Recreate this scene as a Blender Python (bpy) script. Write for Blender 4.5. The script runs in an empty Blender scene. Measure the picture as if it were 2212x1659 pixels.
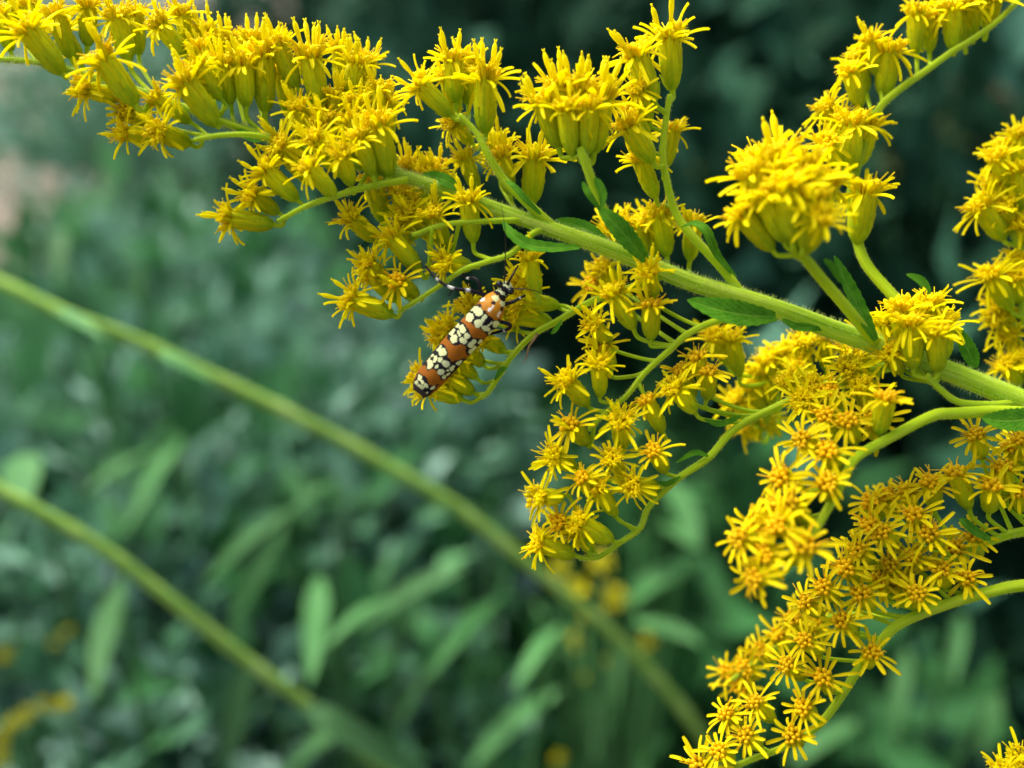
import bpy, math, random
import numpy as np
from mathutils import Vector, Matrix, Quaternion
random.seed(7); rng = np.random.default_rng(7)
S = bpy.context.scene
COL = S.collection
R = math.radians

# ------------------------------------------------------------------ camera
CAM_LOC = Vector((0, 0, 0.62)); PITCH = R(-27); HF = R(56); FOCUS = 0.077
cd = bpy.data.cameras.new('camera'); cam = bpy.data.objects.new('camera', cd); COL.objects.link(cam)
cam.location = CAM_LOC; cam.rotation_euler = (R(90) + PITCH, 0, 0)
cd.sensor_width = 36; cd.lens = 18 / math.tan(HF / 2); cd.clip_start = 0.002; cd.clip_end = 400
cd.dof.use_dof = True; cd.dof.focus_distance = FOCUS; cd.dof.aperture_fstop = cd.lens / 2.5
S.camera = cam
S.render.resolution_x = 1024; S.render.resolution_y = 768
# ------------------------------------------------------------------ sky and sun (soft, overcast)
SUN_EL, SUN_AZ = R(56), R(-52)          # azimuth measured from +Y, negative = to the left
w = bpy.data.worlds.new('World'); S.world = w; w.use_nodes = True
nt = w.node_tree; bg = nt.nodes['Background']
sky = nt.nodes.new('ShaderNodeTexSky'); sky.sky_type = 'NISHITA'; sky.sun_disc = False
sky.sun_elevation = SUN_EL; sky.sun_rotation = SUN_AZ; sky.dust_density = 7.0; sky.air_density = 0.8; sky.ozone_density = 1.0
nt.links.new(sky.outputs[0], bg.inputs[0]); bg.inputs[1].default_value = 0.07
sd = bpy.data.lights.new('sun', 'SUN'); sun = bpy.data.objects.new('sun', sd); COL.objects.link(sun)
sd.energy = 1.5; sd.angle = R(55); sd.color = (1.0, 0.98, 0.92)
sv = Vector((math.sin(SUN_AZ) * math.cos(SUN_EL), math.cos(SUN_AZ) * math.cos(SUN_EL), math.sin(SUN_EL)))
sun.rotation_euler = sv.to_track_quat('Z', 'Y').to_euler(); sun.location = (0, 0, 3)
S.view_settings.view_transform = 'Standard'; S.view_settings.look = 'None'
S.view_settings.exposure = 2.05; S.view_settings.gamma = 1

# ------------------------------------------------------------------ helpers
CR = cam.rotation_euler.to_matrix()
HX = math.tan(HF / 2); HY = HX * 0.75
def pt(x, y, d):
    """a point seen at x,y (0..2212, 0..1659) at depth d metres in front of the camera"""
    return CAM_LOC + CR @ Vector(((x / 2212 * 2 - 1) * HX * d, -(y / 1659 * 2 - 1) * HY * d, -d))
def fp(x, y, dz=0.0):            # near the focal plane, dz millimetres towards the camera
    return pt(x, y, FOCUS - dz * 0.001)
TOCAM = CR @ Vector((0, 0, 1)); UP = CR @ Vector((0, 1, 0)); RIGHT = CR @ Vector((1, 0, 0))

def link(name, me, mat=None, parent=None, kind=None, label=None, cat=None, group=None):
    o = bpy.data.objects.new(name, me); COL.objects.link(o)
    if me is not None and mat is not None and len(me.materials) == 0: me.materials.append(mat)
    if parent is not None: o.parent = parent
    if kind: o['kind'] = kind
    if label: o['label'] = label
    if cat: o['category'] = cat
    if group: o['group'] = group
    return o
def mesh(name, v, f, smooth=True, col=None, uv=None):
    me = bpy.data.meshes.new(name); me.from_pydata([tuple(p) for p in v], [], [tuple(q) for q in f])
    if smooth: me.polygons.foreach_set('use_smooth', [True] * len(me.polygons))
    if col is not None:
        a = me.attributes.new('Col', 'FLOAT_COLOR', 'POINT'); c = np.ones((len(v), 4), np.float32); c[:, :3] = col
        a.data.foreach_set('color', c.ravel())
    if uv is not None:
        a = me.attributes.new('uvv', 'FLOAT_VECTOR', 'POINT'); c = np.zeros((len(v), 3), np.float32); c[:, :2] = uv
        a.data.foreach_set('vector', c.ravel())
    me.update(); return me
def smooth_path(pts, sub=6):
    """Catmull-Rom through pts"""
    P = [Vector(p) for p in pts]
    if len(P) < 3: return [P[0].lerp(P[-1], i / sub) for i in range(sub + 1)]
    Q = [P[0] * 2 - P[1]] + P + [P[-1] * 2 - P[-2]]; out = []
    for i in range(1, len(Q) - 2):
        a, b, c, d = Q[i - 1:i + 3]
        for k in range(sub):
            t = k / sub
            out.append(0.5 * ((2 * b) + (c - a) * t + (2 * a - 5 * b + 4 * c - d) * t * t + (3 * b - a - 3 * c + d) * t ** 3))
    out.append(P[-1]); return out
def tube(path, rad, seg=8, cap=True):
    n = len(path); V = []; F = []; UV = []
    if not hasattr(rad, '__len__'): rad = [rad] * n
    t0 = (path[1] - path[0]).normalized(); nrm = t0.orthogonal().normalized(); L = 0
    for i in range(n):
        t = (path[min(i + 1, n - 1)] - path[max(i - 1, 0)]).normalized()
        nrm = (nrm - t * nrm.dot(t)).normalized(); b = t.cross(nrm)
        if i: L += (path[i] - path[i - 1]).length
        for k in range(seg):
            a = 2 * math.pi * k / seg
            V.append(path[i] + (nrm * math.cos(a) + b * math.sin(a)) * rad[i]); UV.append((k / seg, L * 1000))
    for i in range(n - 1):
        for k in range(seg):
            k2 = (k + 1) % seg
            F.append((i * seg + k, i * seg + k2, (i + 1) * seg + k2, (i + 1) * seg + k))
    if cap:
        F.append(tuple(range(seg - 1, -1, -1))); F.append(tuple((n - 1) * seg + k for k in range(seg)))
    return V, F, UV
class MB:
    def __init__(s): s.v = []; s.f = []; s.c = []
    def add(s, v, f, c=None, M=None):
        o = len(s.v)
        s.v += [M @ Vector(p) for p in v] if M is not None else list(v)
        s.f += [tuple(i + o for i in q) for q in f]
        if c is not None: s.c += [c] * len(v) if not isinstance(c, list) else c
    def mesh(s, name, smooth=True): return mesh(name, s.v, s.f, smooth, np.array(s.c) if s.c else None)
def lerp_rad(a, b, n): return [a + (b - a) * i / (n - 1) for i in range(n)]

# ------------------------------------------------------------------ materials
def nodes(name):
    m = bpy.data.materials.new(name); m.use_nodes = True; n = m.node_tree
    return m, n, n.nodes['Principled BSDF'], n.nodes['Material Output']
def ramp(n, stops):
    r = n.nodes.new('ShaderNodeValToRGB'); e = r.color_ramp.elements
    while len(e) < len(stops): e.new(0.5)
    for i, (p, c) in enumerate(stops): e[i].position = p; e[i].color = (*c, 1)
    return r
def plant_mat(name, stops, src='noise', scale=900, rough=0.5, transl=0.3, tcol=None, bump=0.0, bscale=3000, vary=0.12, spec=0.3):
    """leaf/petal: principled with translucency; colour from a ramp over noise, an attribute or local height"""
    m, n, p, out = nodes(name); N = n.nodes.new; Lk = n.links.new
    p.inputs['Roughness'].default_value = rough; p.inputs['Specular IOR Level'].default_value = spec
    tc = N('ShaderNodeTexCoord'); no = N('ShaderNodeTexNoise'); no.inputs['Scale'].default_value = scale; no.inputs['Detail'].default_value = 3
    Lk(tc.outputs['Object'], no.inputs['Vector'])
    r = ramp(n, stops)
    if src == 'noise':
        Lk(no.outputs['Fac'], r.inputs[0])
    elif src == 'height':      # object z in mm / 4 plus a bit of noise
        sp = N('ShaderNodeSeparateXYZ'); Lk(tc.outputs['Object'], sp.inputs[0])
        mu = N('ShaderNodeMath'); mu.operation = 'MULTIPLY_ADD'; mu.inputs[1].default_value = 250; Lk(sp.outputs['Z'], mu.inputs[0])
        m2 = N('ShaderNodeMath'); m2.operation = 'MULTIPLY_ADD'; m2.inputs[1].default_value = 0.5; m2.inputs[2].default_value = -0.25
        Lk(no.outputs['Fac'], m2.inputs[0]); Lk(m2.outputs[0], mu.inputs[2]); Lk(mu.outputs[0], r.inputs[0])
    elif src == 'attr':
        a = N('ShaderNodeAttribute'); a.attribute_name = 'Col'
        sp = N('ShaderNodeSeparateColor'); Lk(a.outputs['Color'], sp.inputs[0]); Lk(sp.outputs[0], r.inputs[0])
    hs = N('ShaderNodeHueSaturation'); oi = N('ShaderNodeObjectInfo'); mr = N('ShaderNodeMapRange')
    mr.inputs['To Min'].default_value = 1 - vary; mr.inputs['To Max'].default_value = 1 + vary
    Lk(oi.outputs['Random'], mr.inputs['Value']); Lk(mr.outputs[0], hs.inputs['Value'])
    if src == 'height':       # bracts carry their own green midrib and pale margin
        at = N('ShaderNodeAttribute'); at.attribute_name = 'Col'; vm = N('ShaderNodeVectorMath'); vm.operation = 'MULTIPLY'
        Lk(r.outputs[0], vm.inputs[0]); Lk(at.outputs['Color'], vm.inputs[1]); Lk(vm.outputs[0], hs.inputs['Color'])
    else: Lk(r.outputs[0], hs.inputs['Color'])
    Lk(hs.outputs[0], p.inputs['Base Color'])
    if bump:
        nb = N('ShaderNodeTexNoise'); nb.inputs['Scale'].default_value = bscale; Lk(tc.outputs['Object'], nb.inputs['Vector'])
        b = N('ShaderNodeBump'); b.inputs['Strength'].default_value = bump; b.inputs['Distance'].default_value = 0.0001
        Lk(nb.outputs['Fac'], b.inputs['Height']); Lk(b.outputs[0], p.inputs['Normal'])
    if transl:
        t = N('ShaderNodeBsdfTranslucent'); mx = N('ShaderNodeMixShader'); mx.inputs[0].default_value = transl
        if tcol: t.inputs[0].default_value = (*tcol, 1)
        else: Lk(hs.outputs[0], t.inputs[0])
        Lk(p.outputs[0], mx.inputs[1]); Lk(t.outputs[0], mx.inputs[2]); Lk(mx.outputs[0], out.inputs[0])
    return m
def stem_mat(name, c1, c2, c3, stripe=14, transl=0.12, rough=0.5, nodes_gap=0):
    m, n, p, out = nodes(name); N = n.nodes.new; Lk = n.links.new
    a = N('ShaderNodeAttribute'); a.attribute_name = 'uvv'
    mp = N('ShaderNodeMapping'); mp.inputs['Scale'].default_value = (stripe, 0.12, 1); Lk(a.outputs['Vector'], mp.inputs[0])
    no = N('ShaderNodeTexNoise'); no.inputs['Scale'].default_value = 1; no.inputs['Detail'].default_value = 3; Lk(mp.outputs[0], no.inputs['Vector'])
    r = ramp(n, [(0.3, c1), (0.52, c2), (0.72, c3)]); Lk(no.outputs['Fac'], r.inputs[0]); Lk(r.outputs[0], p.inputs['Base Color'])
    b = N('ShaderNodeBump'); b.inputs['Strength'].default_value = 0.4; b.inputs['Distance'].default_value = 0.0001; Lk(no.outputs['Fac'], b.inputs['Height']); Lk(b.outputs[0], p.inputs['Normal'])
    p.inputs['Roughness'].default_value = rough; p.inputs['Specular IOR Level'].default_value = 0.12
    if transl:
        t = N('ShaderNodeBsdfTranslucent'); mx = N('ShaderNodeMixShader'); mx.inputs[0].default_value = transl
        Lk(r.outputs[0], t.inputs[0]); Lk(p.outputs[0], mx.inputs[1]); Lk(t.outputs[0], mx.inputs[2]); Lk(mx.outputs[0], out.inputs[0])
    return m
def leaf_mat(name, c1, c2, vein, transl=0.25, rough=0.45):
    """near leaf: pale midrib and side veins from the leaf's own coordinates"""
    m, n, p, out = nodes(name); N = n.nodes.new; Lk = n.links.new
    a = N('ShaderNodeAttribute'); a.attribute_name = 'uvv'; sp = N('ShaderNodeSeparateXYZ'); Lk(a.outputs['Vector'], sp.inputs[0])
    ab = N('ShaderNodeMath'); ab.operation = 'ABSOLUTE'; Lk(sp.outputs[0], ab.inputs[0])
    k = N('ShaderNodeMath'); k.operation = 'MULTIPLY_ADD'; k.inputs[1].default_value = -0.35; Lk(ab.outputs[0], k.inputs[0]); Lk(sp.outputs[1], k.inputs[2])
    sn = N('ShaderNodeMath'); sn.operation = 'MULTIPLY'; sn.inputs[1].default_value = 48; Lk(k.outputs[0], sn.inputs[0])
    si = N('ShaderNodeMath'); si.operation = 'SINE'; Lk(sn.outputs[0], si.inputs[0])
    rv = N('ShaderNodeMapRange'); rv.inputs['From Min'].default_value = 0.82; rv.inputs['From Max'].default_value = 1.0; Lk(si.outputs[0], rv.inputs[0])
    rm = N('ShaderNodeMapRange'); rm.inputs['From Min'].default_value = 0.12; rm.inputs['From Max'].default_value = 0.03; Lk(ab.outputs[0], rm.inputs[0])
    mxm = N('ShaderNodeMath'); mxm.operation = 'MAXIMUM'; Lk(rv.outputs[0], mxm.inputs[0]); Lk(rm.outputs[0], mxm.inputs[1])
    tc = N('ShaderNodeTexCoord'); no = N('ShaderNodeTexNoise'); no.inputs['Scale'].default_value = 1400; no.inputs['Detail'].default_value = 4; Lk(tc.outputs['Object'], no.inputs['Vector'])
    r = ramp(n, [(0.35, c1), (0.65, c2)]); Lk(no.outputs['Fac'], r.inputs[0])
    mix = N('ShaderNodeMix'); mix.data_type = 'RGBA'
    sc = N('ShaderNodeMath'); sc.operation = 'MULTIPLY'; sc.inputs[1].default_value = 0.55; Lk(mxm.outputs[0], sc.inputs[0]); Lk(sc.outputs[0], mix.inputs['Factor'])
    Lk(r.outputs[0], mix.inputs['A']); mix.inputs['B'].default_value = (*vein, 1)
    Lk(mix.outputs['Result'], p.inputs['Base Color'])
    ad = N('ShaderNodeMath'); ad.operation = 'SUBTRACT'; Lk(no.outputs['Fac'], ad.inputs[0]); Lk(mxm.outputs[0], ad.inputs[1])
    b = N('ShaderNodeBump'); b.inputs['Strength'].default_value = 0.5; b.inputs['Distance'].default_value = 0.00008; Lk(ad.outputs[0], b.inputs['Height']); Lk(b.outputs[0], p.inputs['Normal'])
    p.inputs['Roughness'].default_value = rough; p.inputs['Specular IOR Level'].default_value = .15
    t = N('ShaderNodeBsdfTranslucent'); mx = N('ShaderNodeMixShader'); mx.inputs[0].default_value = transl
    Lk(mix.outputs['Result'], t.inputs[0]); Lk(p.outputs[0], mx.inputs[1]); Lk(t.outputs[0], mx.inputs[2]); Lk(mx.outputs[0], out.inputs[0])
    return m
def col_mat(name, rough=0.5, spec=0.4, nscale=9000, nstr=0.25, sheen=0.0):
    m, n, p, out = nodes(name); N = n.nodes.new; Lk = n.links.new
    a = N('ShaderNodeAttribute'); a.attribute_name = 'Col'
    tc = N('ShaderNodeTexCoord'); no = N('ShaderNodeTexNoise'); no.inputs['Scale'].default_value = nscale; no.inputs['Detail'].default_value = 2; Lk(tc.outputs['Object'], no.inputs['Vector'])
    mr = N('ShaderNodeMapRange'); mr.inputs['To Min'].default_value = 0.78; mr.inputs['To Max'].default_value = 1.18; Lk(no.outputs['Fac'], mr.inputs[0])
    mu = N('ShaderNodeVectorMath'); mu.operation = 'SCALE'; Lk(a.outputs['Color'], mu.inputs[0]); Lk(mr.outputs[0], mu.inputs['Scale'])
    Lk(mu.outputs[0], p.inputs['Base Color']); p.inputs['Roughness'].default_value = rough; p.inputs['Specular IOR Level'].default_value = spec
    b = N('ShaderNodeBump'); b.inputs['Strength'].default_value = nstr; b.inputs['Distance'].default_value = 0.00004; Lk(no.outputs['Fac'], b.inputs['Height']); Lk(b.outputs[0], p.inputs['Normal'])
    return m

M_PETAL = plant_mat('petal_yellow', [(0.3, (0.88, 0.78, 0.001)), (0.7, (0.93, 0.87, 0.003))], scale=700, rough=0.55, transl=0.48, vary=0.05, spec=0.07)
M_PETAL2 = plant_mat('petal_deep_yellow', [(0.3, (0.78, 0.64, 0.001)), (0.7, (0.86, 0.74, 0.003))], scale=700, rough=0.55, transl=0.36, vary=0.08, spec=0.07)  # deeper, more ochre yellow for petals of the bud-disc heads
M_DISC = plant_mat('disc_floret', [(0.3, (0.86, 0.60, 0.001)), (0.5, (0.90, 0.74, 0.002)), (0.7, (0.94, 0.85, 0.003))], scale=1600, rough=0.55, transl=0.42, vary=0.06, spec=.08)
M_BUD = plant_mat('disc_bud', [(0.3, (0.82, 0.46, 0.002)), (0.55, (0.88, 0.58, 0.003)), (0.8, (0.92, 0.72, 0.004))], scale=1100, rough=0.55, transl=0.25, vary=0.12, spec=.12)
M_INV = plant_mat('involucre', [(0.0, (0.44, 0.60, 0.012)), (0.2, (0.70, 0.76, 0.010)), (0.5, (0.90, 0.85, 0.005))], src='height', scale=1300, rough=0.6, transl=0.45, vary=0.08, spec=.1)
M_STEM = stem_mat('stem_green', (0.24, 0.47, 0.010), (0.50, 0.70, 0.035), (0.68, 0.80, 0.12), transl=.3, rough=.7)
M_BRANCH = stem_mat('branch_green', (0.38, 0.58, 0.008), (0.52, 0.70, 0.016), (0.64, 0.76, 0.045), stripe=7, transl=0.35, rough=.65)
M_HAIR = plant_mat('stem_hair', [(0.3, (0.50, 0.66, 0.14)), (0.7, (0.68, 0.78, 0.28))], transl=0.4)
M_LEAF = leaf_mat('bract_leaf', (0.06, 0.25, 0.006), (0.12, 0.36, 0.012), (0.26, 0.50, 0.04), rough=.75, transl=.35)
M_WING = col_mat('wing_scales', rough=0.6, spec=0.12)
M_BODY = col_mat('insect_body', rough=0.45, spec=0.15)
m, n_, p_, o_ = nodes('insect_eye'); p_.inputs['Base Color'].default_value = (0.006, 0.006, 0.008, 1); p_.inputs['Roughness'].default_value = 0.18; M_EYE = m
m, n_, p_, o_ = nodes('insect_antenna'); p_.inputs['Base Color'].default_value = (0.015, 0.011, 0.01, 1); p_.inputs['Roughness'].default_value = 0.5; M_ANT = m
M_DRY = plant_mat('dry_brown', [(0.3, (0.25, 0.15, 0.06)), (0.7, (0.40, 0.28, 0.13))], transl=0.2)

# background foliage (attr 'Col'.r is a per-leaf random)
M_SILVER = plant_mat('silver_foliage', [(0.0, (0.045, 0.14, 0.065)), (0.35, (0.11, 0.26, 0.15)), (0.7, (0.22, 0.41, 0.30)), (1.0, (0.42, 0.60, 0.53))], src='attr', rough=0.7, transl=0.25, vary=0.2, spec=.04)
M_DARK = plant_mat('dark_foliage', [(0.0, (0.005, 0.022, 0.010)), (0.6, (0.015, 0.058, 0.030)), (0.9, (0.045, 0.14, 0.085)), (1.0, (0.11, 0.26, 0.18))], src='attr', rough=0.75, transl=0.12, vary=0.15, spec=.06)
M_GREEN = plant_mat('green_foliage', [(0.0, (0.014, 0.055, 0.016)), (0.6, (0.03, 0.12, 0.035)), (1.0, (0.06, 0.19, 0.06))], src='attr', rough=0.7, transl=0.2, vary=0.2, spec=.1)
M_MID = plant_mat('mid_green_foliage', [(0.0, (0.025, 0.10, 0.03)), (0.5, (0.055, 0.19, 0.065)), (1.0, (0.11, 0.28, 0.11))], src='attr', rough=0.7, transl=0.25, vary=0.2, spec=.08)
M_LANCE = plant_mat('lance_leaf', [(0.3, (0.05, 0.165, 0.045)), (0.7, (0.085, 0.215, 0.075))], scale=60, rough=0.65, transl=0.3, vary=0.35, spec=.12)
M_WOOD = plant_mat('twig', [(0.3, (0.05, 0.05, 0.025)), (0.7, (0.10, 0.10, 0.05))], scale=80, transl=0)
M_FARYEL = plant_mat('far_yellow_flower', [(0.3, (0.42, 0.40, 0.006)), (0.7, (0.52, 0.50, 0.008))], scale=200, transl=0.25)
M_FARORG = plant_mat('far_brown_flower', [(0.3, (0.24, 0.12, 0.05)), (0.7, (0.34, 0.19, 0.09))], scale=200, transl=0.2)
M_CANE = stem_mat('cane_green', (0.13, 0.29, 0.045), (0.25, 0.44, 0.07), (0.40, 0.58, 0.15), stripe=1.5, rough=.7)

# ------------------------------------------------------------------ ground
def ground():
    m, n, p, out = nodes('soil'); N = n.nodes.new; Lk = n.links.new
    tc = N('ShaderNodeTexCoord'); a = N('ShaderNodeTexNoise'); a.inputs['Scale'].default_value = 5; a.inputs['Detail'].default_value = 8; Lk(tc.outputs['Object'], a.inputs['Vector'])
    r = ramp(n, [(0.3, (0.05, 0.042, 0.026)), (0.5, (0.095, 0.082, 0.055)), (0.7, (0.135, 0.12, 0.082))]); Lk(a.outputs['Fac'], r.inputs[0]); Lk(r.outputs[0], p.inputs['Base Color'])
    b = N('ShaderNodeBump'); b.inputs['Distance'].default_value = 0.02; Lk(a.outputs['Fac'], b.inputs['Height']); Lk(b.outputs[0], p.inputs['Normal'])
    p.inputs['Roughness'].default_value = 0.95
    n1 = 60; xs = np.concatenate([[-150, -40, -12], np.linspace(-4, 4, n1), [12, 40, 150]]); ys = np.concatenate([[-150, -40, -12], np.linspace(-2, 6, n1), [15, 50, 200]])
    V = []; F = []
    for j, y in enumerate(ys):
        for i, x in enumerate(xs):
            z = 0.012 * math.sin(x * 3.1 + 1.3 * y) * math.cos(y * 2.3 - x) if abs(x) <= 4 and -2 <= y <= 6 else 0
            V.append((x, y, z - 0.012))
    nx = len(xs)
    for j in range(len(ys) - 1):
        for i in range(nx - 1): F.append((j * nx + i, j * nx + i + 1, (j + 1) * nx + i + 1, (j + 1) * nx + i))
    link('ground', mesh('ground', V, F), m, kind='structure', label='bare tan and brown soil under the plants', cat='ground')
ground()

# ------------------------------------------------------------------ leaf blades
def blade(path, hw, nrm, fold=0.25, seg=14, serr=0.0, profile=None, thick=0.0):
    """pointed leaf along a path; hw half width, nrm the upper side"""
    P = smooth_path(path, max(2, seg // (len(path) - 1))); n = len(P); V = []; F = []; UV = []
    for i, c in enumerate(P):
        t = i / (n - 1); tan = (P[min(i + 1, n - 1)] - P[max(i - 1, 0)]).normalized()
        s = tan.cross(nrm).normalized(); up = s.cross(tan).normalized()
        wv = hw * (profile(t) if profile else (math.sin(math.pi * min(1, t * 0.93 + 0.07)) ** 0.8))
        if serr: wv *= 1 + serr * ((i % 2) * 2 - 1)
        for k, u in enumerate((-1, -0.5, 0, 0.5, 1)):
            V.append(c + s * (u * wv) + up * (abs(u) * wv * fold)); UV.append((u, t))
    for i in range(n - 1):
        for k in range(4): F.append((i * 5 + k, i * 5 + k + 1, (i + 1) * 5 + k + 1, (i + 1) * 5 + k))
    if thick:
        o = len(V); V += [v - nrm * thick for v in V]; UV += UV; F += [tuple(q + o for q in reversed(f)) for f in F]
    return V, F, UV

# ------------------------------------------------------------------ flower head variants (local mm*0.001, axis +Z, base at origin)
mm = 0.001
LEN = 3.25; LI = 2.85
def petal_mesh(k):
    r = random.Random(100 + k); L = r.uniform(1.5, 2.1); hw = r.uniform(0.105, 0.155); V = []; F = []; n = 7
    curl = r.uniform(-0.25, 0.55)
    for i in range(n):
        t = i / (n - 1); x = L * t * (1 - 0.06 * curl * t); z = 0.18 * math.sin(t * 2.2) - curl * L * 0.28 * t * t
        wv = hw * (0.5, .72, .92, 1.05, 1.1, 1.05, .62)[i]
        ex = -0.06 if i == n - 1 else 0
        V += [(x, -wv, z + 0.05), (x + ex, 0, z - 0.04), (x, wv, z + 0.05)]
    for i in range(n - 1):
        for j in range(2): F.append((i * 3 + j, i * 3 + j + 1, (i + 1) * 3 + j + 1, (i + 1) * 3 + j))
    o = len(V); V += [(a, b * 0.96, c - 0.05) for a, b, c in V]; F += [tuple(q + o for q in reversed(f)) for f in F]
    return [Vector(v) * mm for v in V], F
PET = [petal_mesh(k) for k in range(6)]
PETM = [mesh('petal', *p) for p in PET]
for q in PETM: q.materials.append(M_PETAL)
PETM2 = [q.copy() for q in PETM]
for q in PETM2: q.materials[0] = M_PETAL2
def involucre_bm(r):
    b = MB(); prof = [(0, 0.18), (0.05, 0.29), (0.16, 0.44), (0.34, 0.55), (0.55, 0.58), (0.75, 0.57), (0.9, 0.57), (1.0, 0.56)]
    seg = 12; V = []; F = []
    for t, rad in prof:
        for k in range(seg):
            a = 2 * math.pi * k / seg; V.append(Vector((math.cos(a) * rad, math.sin(a) * rad, t * LI)) * mm)
    for i in range(len(prof) - 1):
        for k in range(seg): F.append((i * seg + k, i * seg + (k + 1) % seg, (i + 1) * seg + (k + 1) % seg, (i + 1) * seg + k))
    F.append(tuple((len(prof) - 1) * seg + k for k in range(seg))); F.append(tuple(range(seg - 1, -1, -1)))
    b.add(V, F, (.92, .94, 1))
    def rad(t):
        for (t0, r0), (t1, r1) in zip(prof, prof[1:]):
            if t <= t1: return r0 + (r1 - r0) * (t - t0) / (t1 - t0)
        return prof[-1][1]
    for row, (t0, t1, cnt, w) in enumerate(((0.0, 0.36, 5, 0.26), (0.12, 0.6, 6, 0.25), (0.3, 0.84, 7, 0.24), (0.5, 1.08, 8, 0.22))):
        for k in range(cnt):
            a0 = 2 * math.pi * (k + 0.5 * (row % 2)) / cnt + r.uniform(-.15, .15); tt1 = t1 + r.uniform(-.05, .05); V = []; F = []; CC = []; br_ = r.uniform(.85, 1.08)
            for i in range(5):
                t = t0 + (tt1 - t0) * i / 4; wv = w * (0.7, 1, 1, 0.75, 0.12)[i]
                for u in (-1, 0, 1):
                    CC.append(tuple(q * br_ for q in ((.82, .94, 1) if u == 0 and i < 4 else ((.70, .85, .9) if i == 4 else (1.06, 1.03, 1))))); rr = rad(min(t, 1)) + 0.03 + 0.07 * (1 - abs(u)) + 0.03 * i / 4 + (0.05 if i == 4 else 0); a = a0 + u * wv / max(rr, .3)
                    V.append(Vector((math.cos(a) * rr, math.sin(a) * rr, t * LI)) * mm)
            for i in range(4):
                for j in range(2): F.append((i * 3 + j, i * 3 + j + 1, (i + 1) * 3 + j + 1, (i + 1) * 3 + j))
            b.add(V, F, CC)
    return b
def bulb(b, base, d, L, r0, r1, seg=6, lobes=False):
    """small tube with a swollen, lobed end"""
    d = d.normalized(); pr = [(0, r0), (0.55, r0), (0.72, r1), (0.88, r1 * 0.9), (1.0, r1 * 0.3)]
    V, F, _ = tube([base + d * (L * t) for t, _ in pr], [q for _, q in pr], seg)
    b.add(V, F)
    if lobes:
        n = d.orthogonal().normalized(); c = d.cross(n)
        for k in range(5):
            a = k * 1.2566; o = (n * math.cos(a) + c * math.sin(a)); s = d.cross(o)
            p = base + d * (L * 0.82) + o * r1 * .6
            b.add([p + s * r1 * .45, p - s * r1 * .45, p + o * r1 * 1.6 + d * r1 * .6], [(0, 1, 2)])
NV = 12; INV = []; DISC = []; FING = []; PETL = []; PETJ = []
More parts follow.
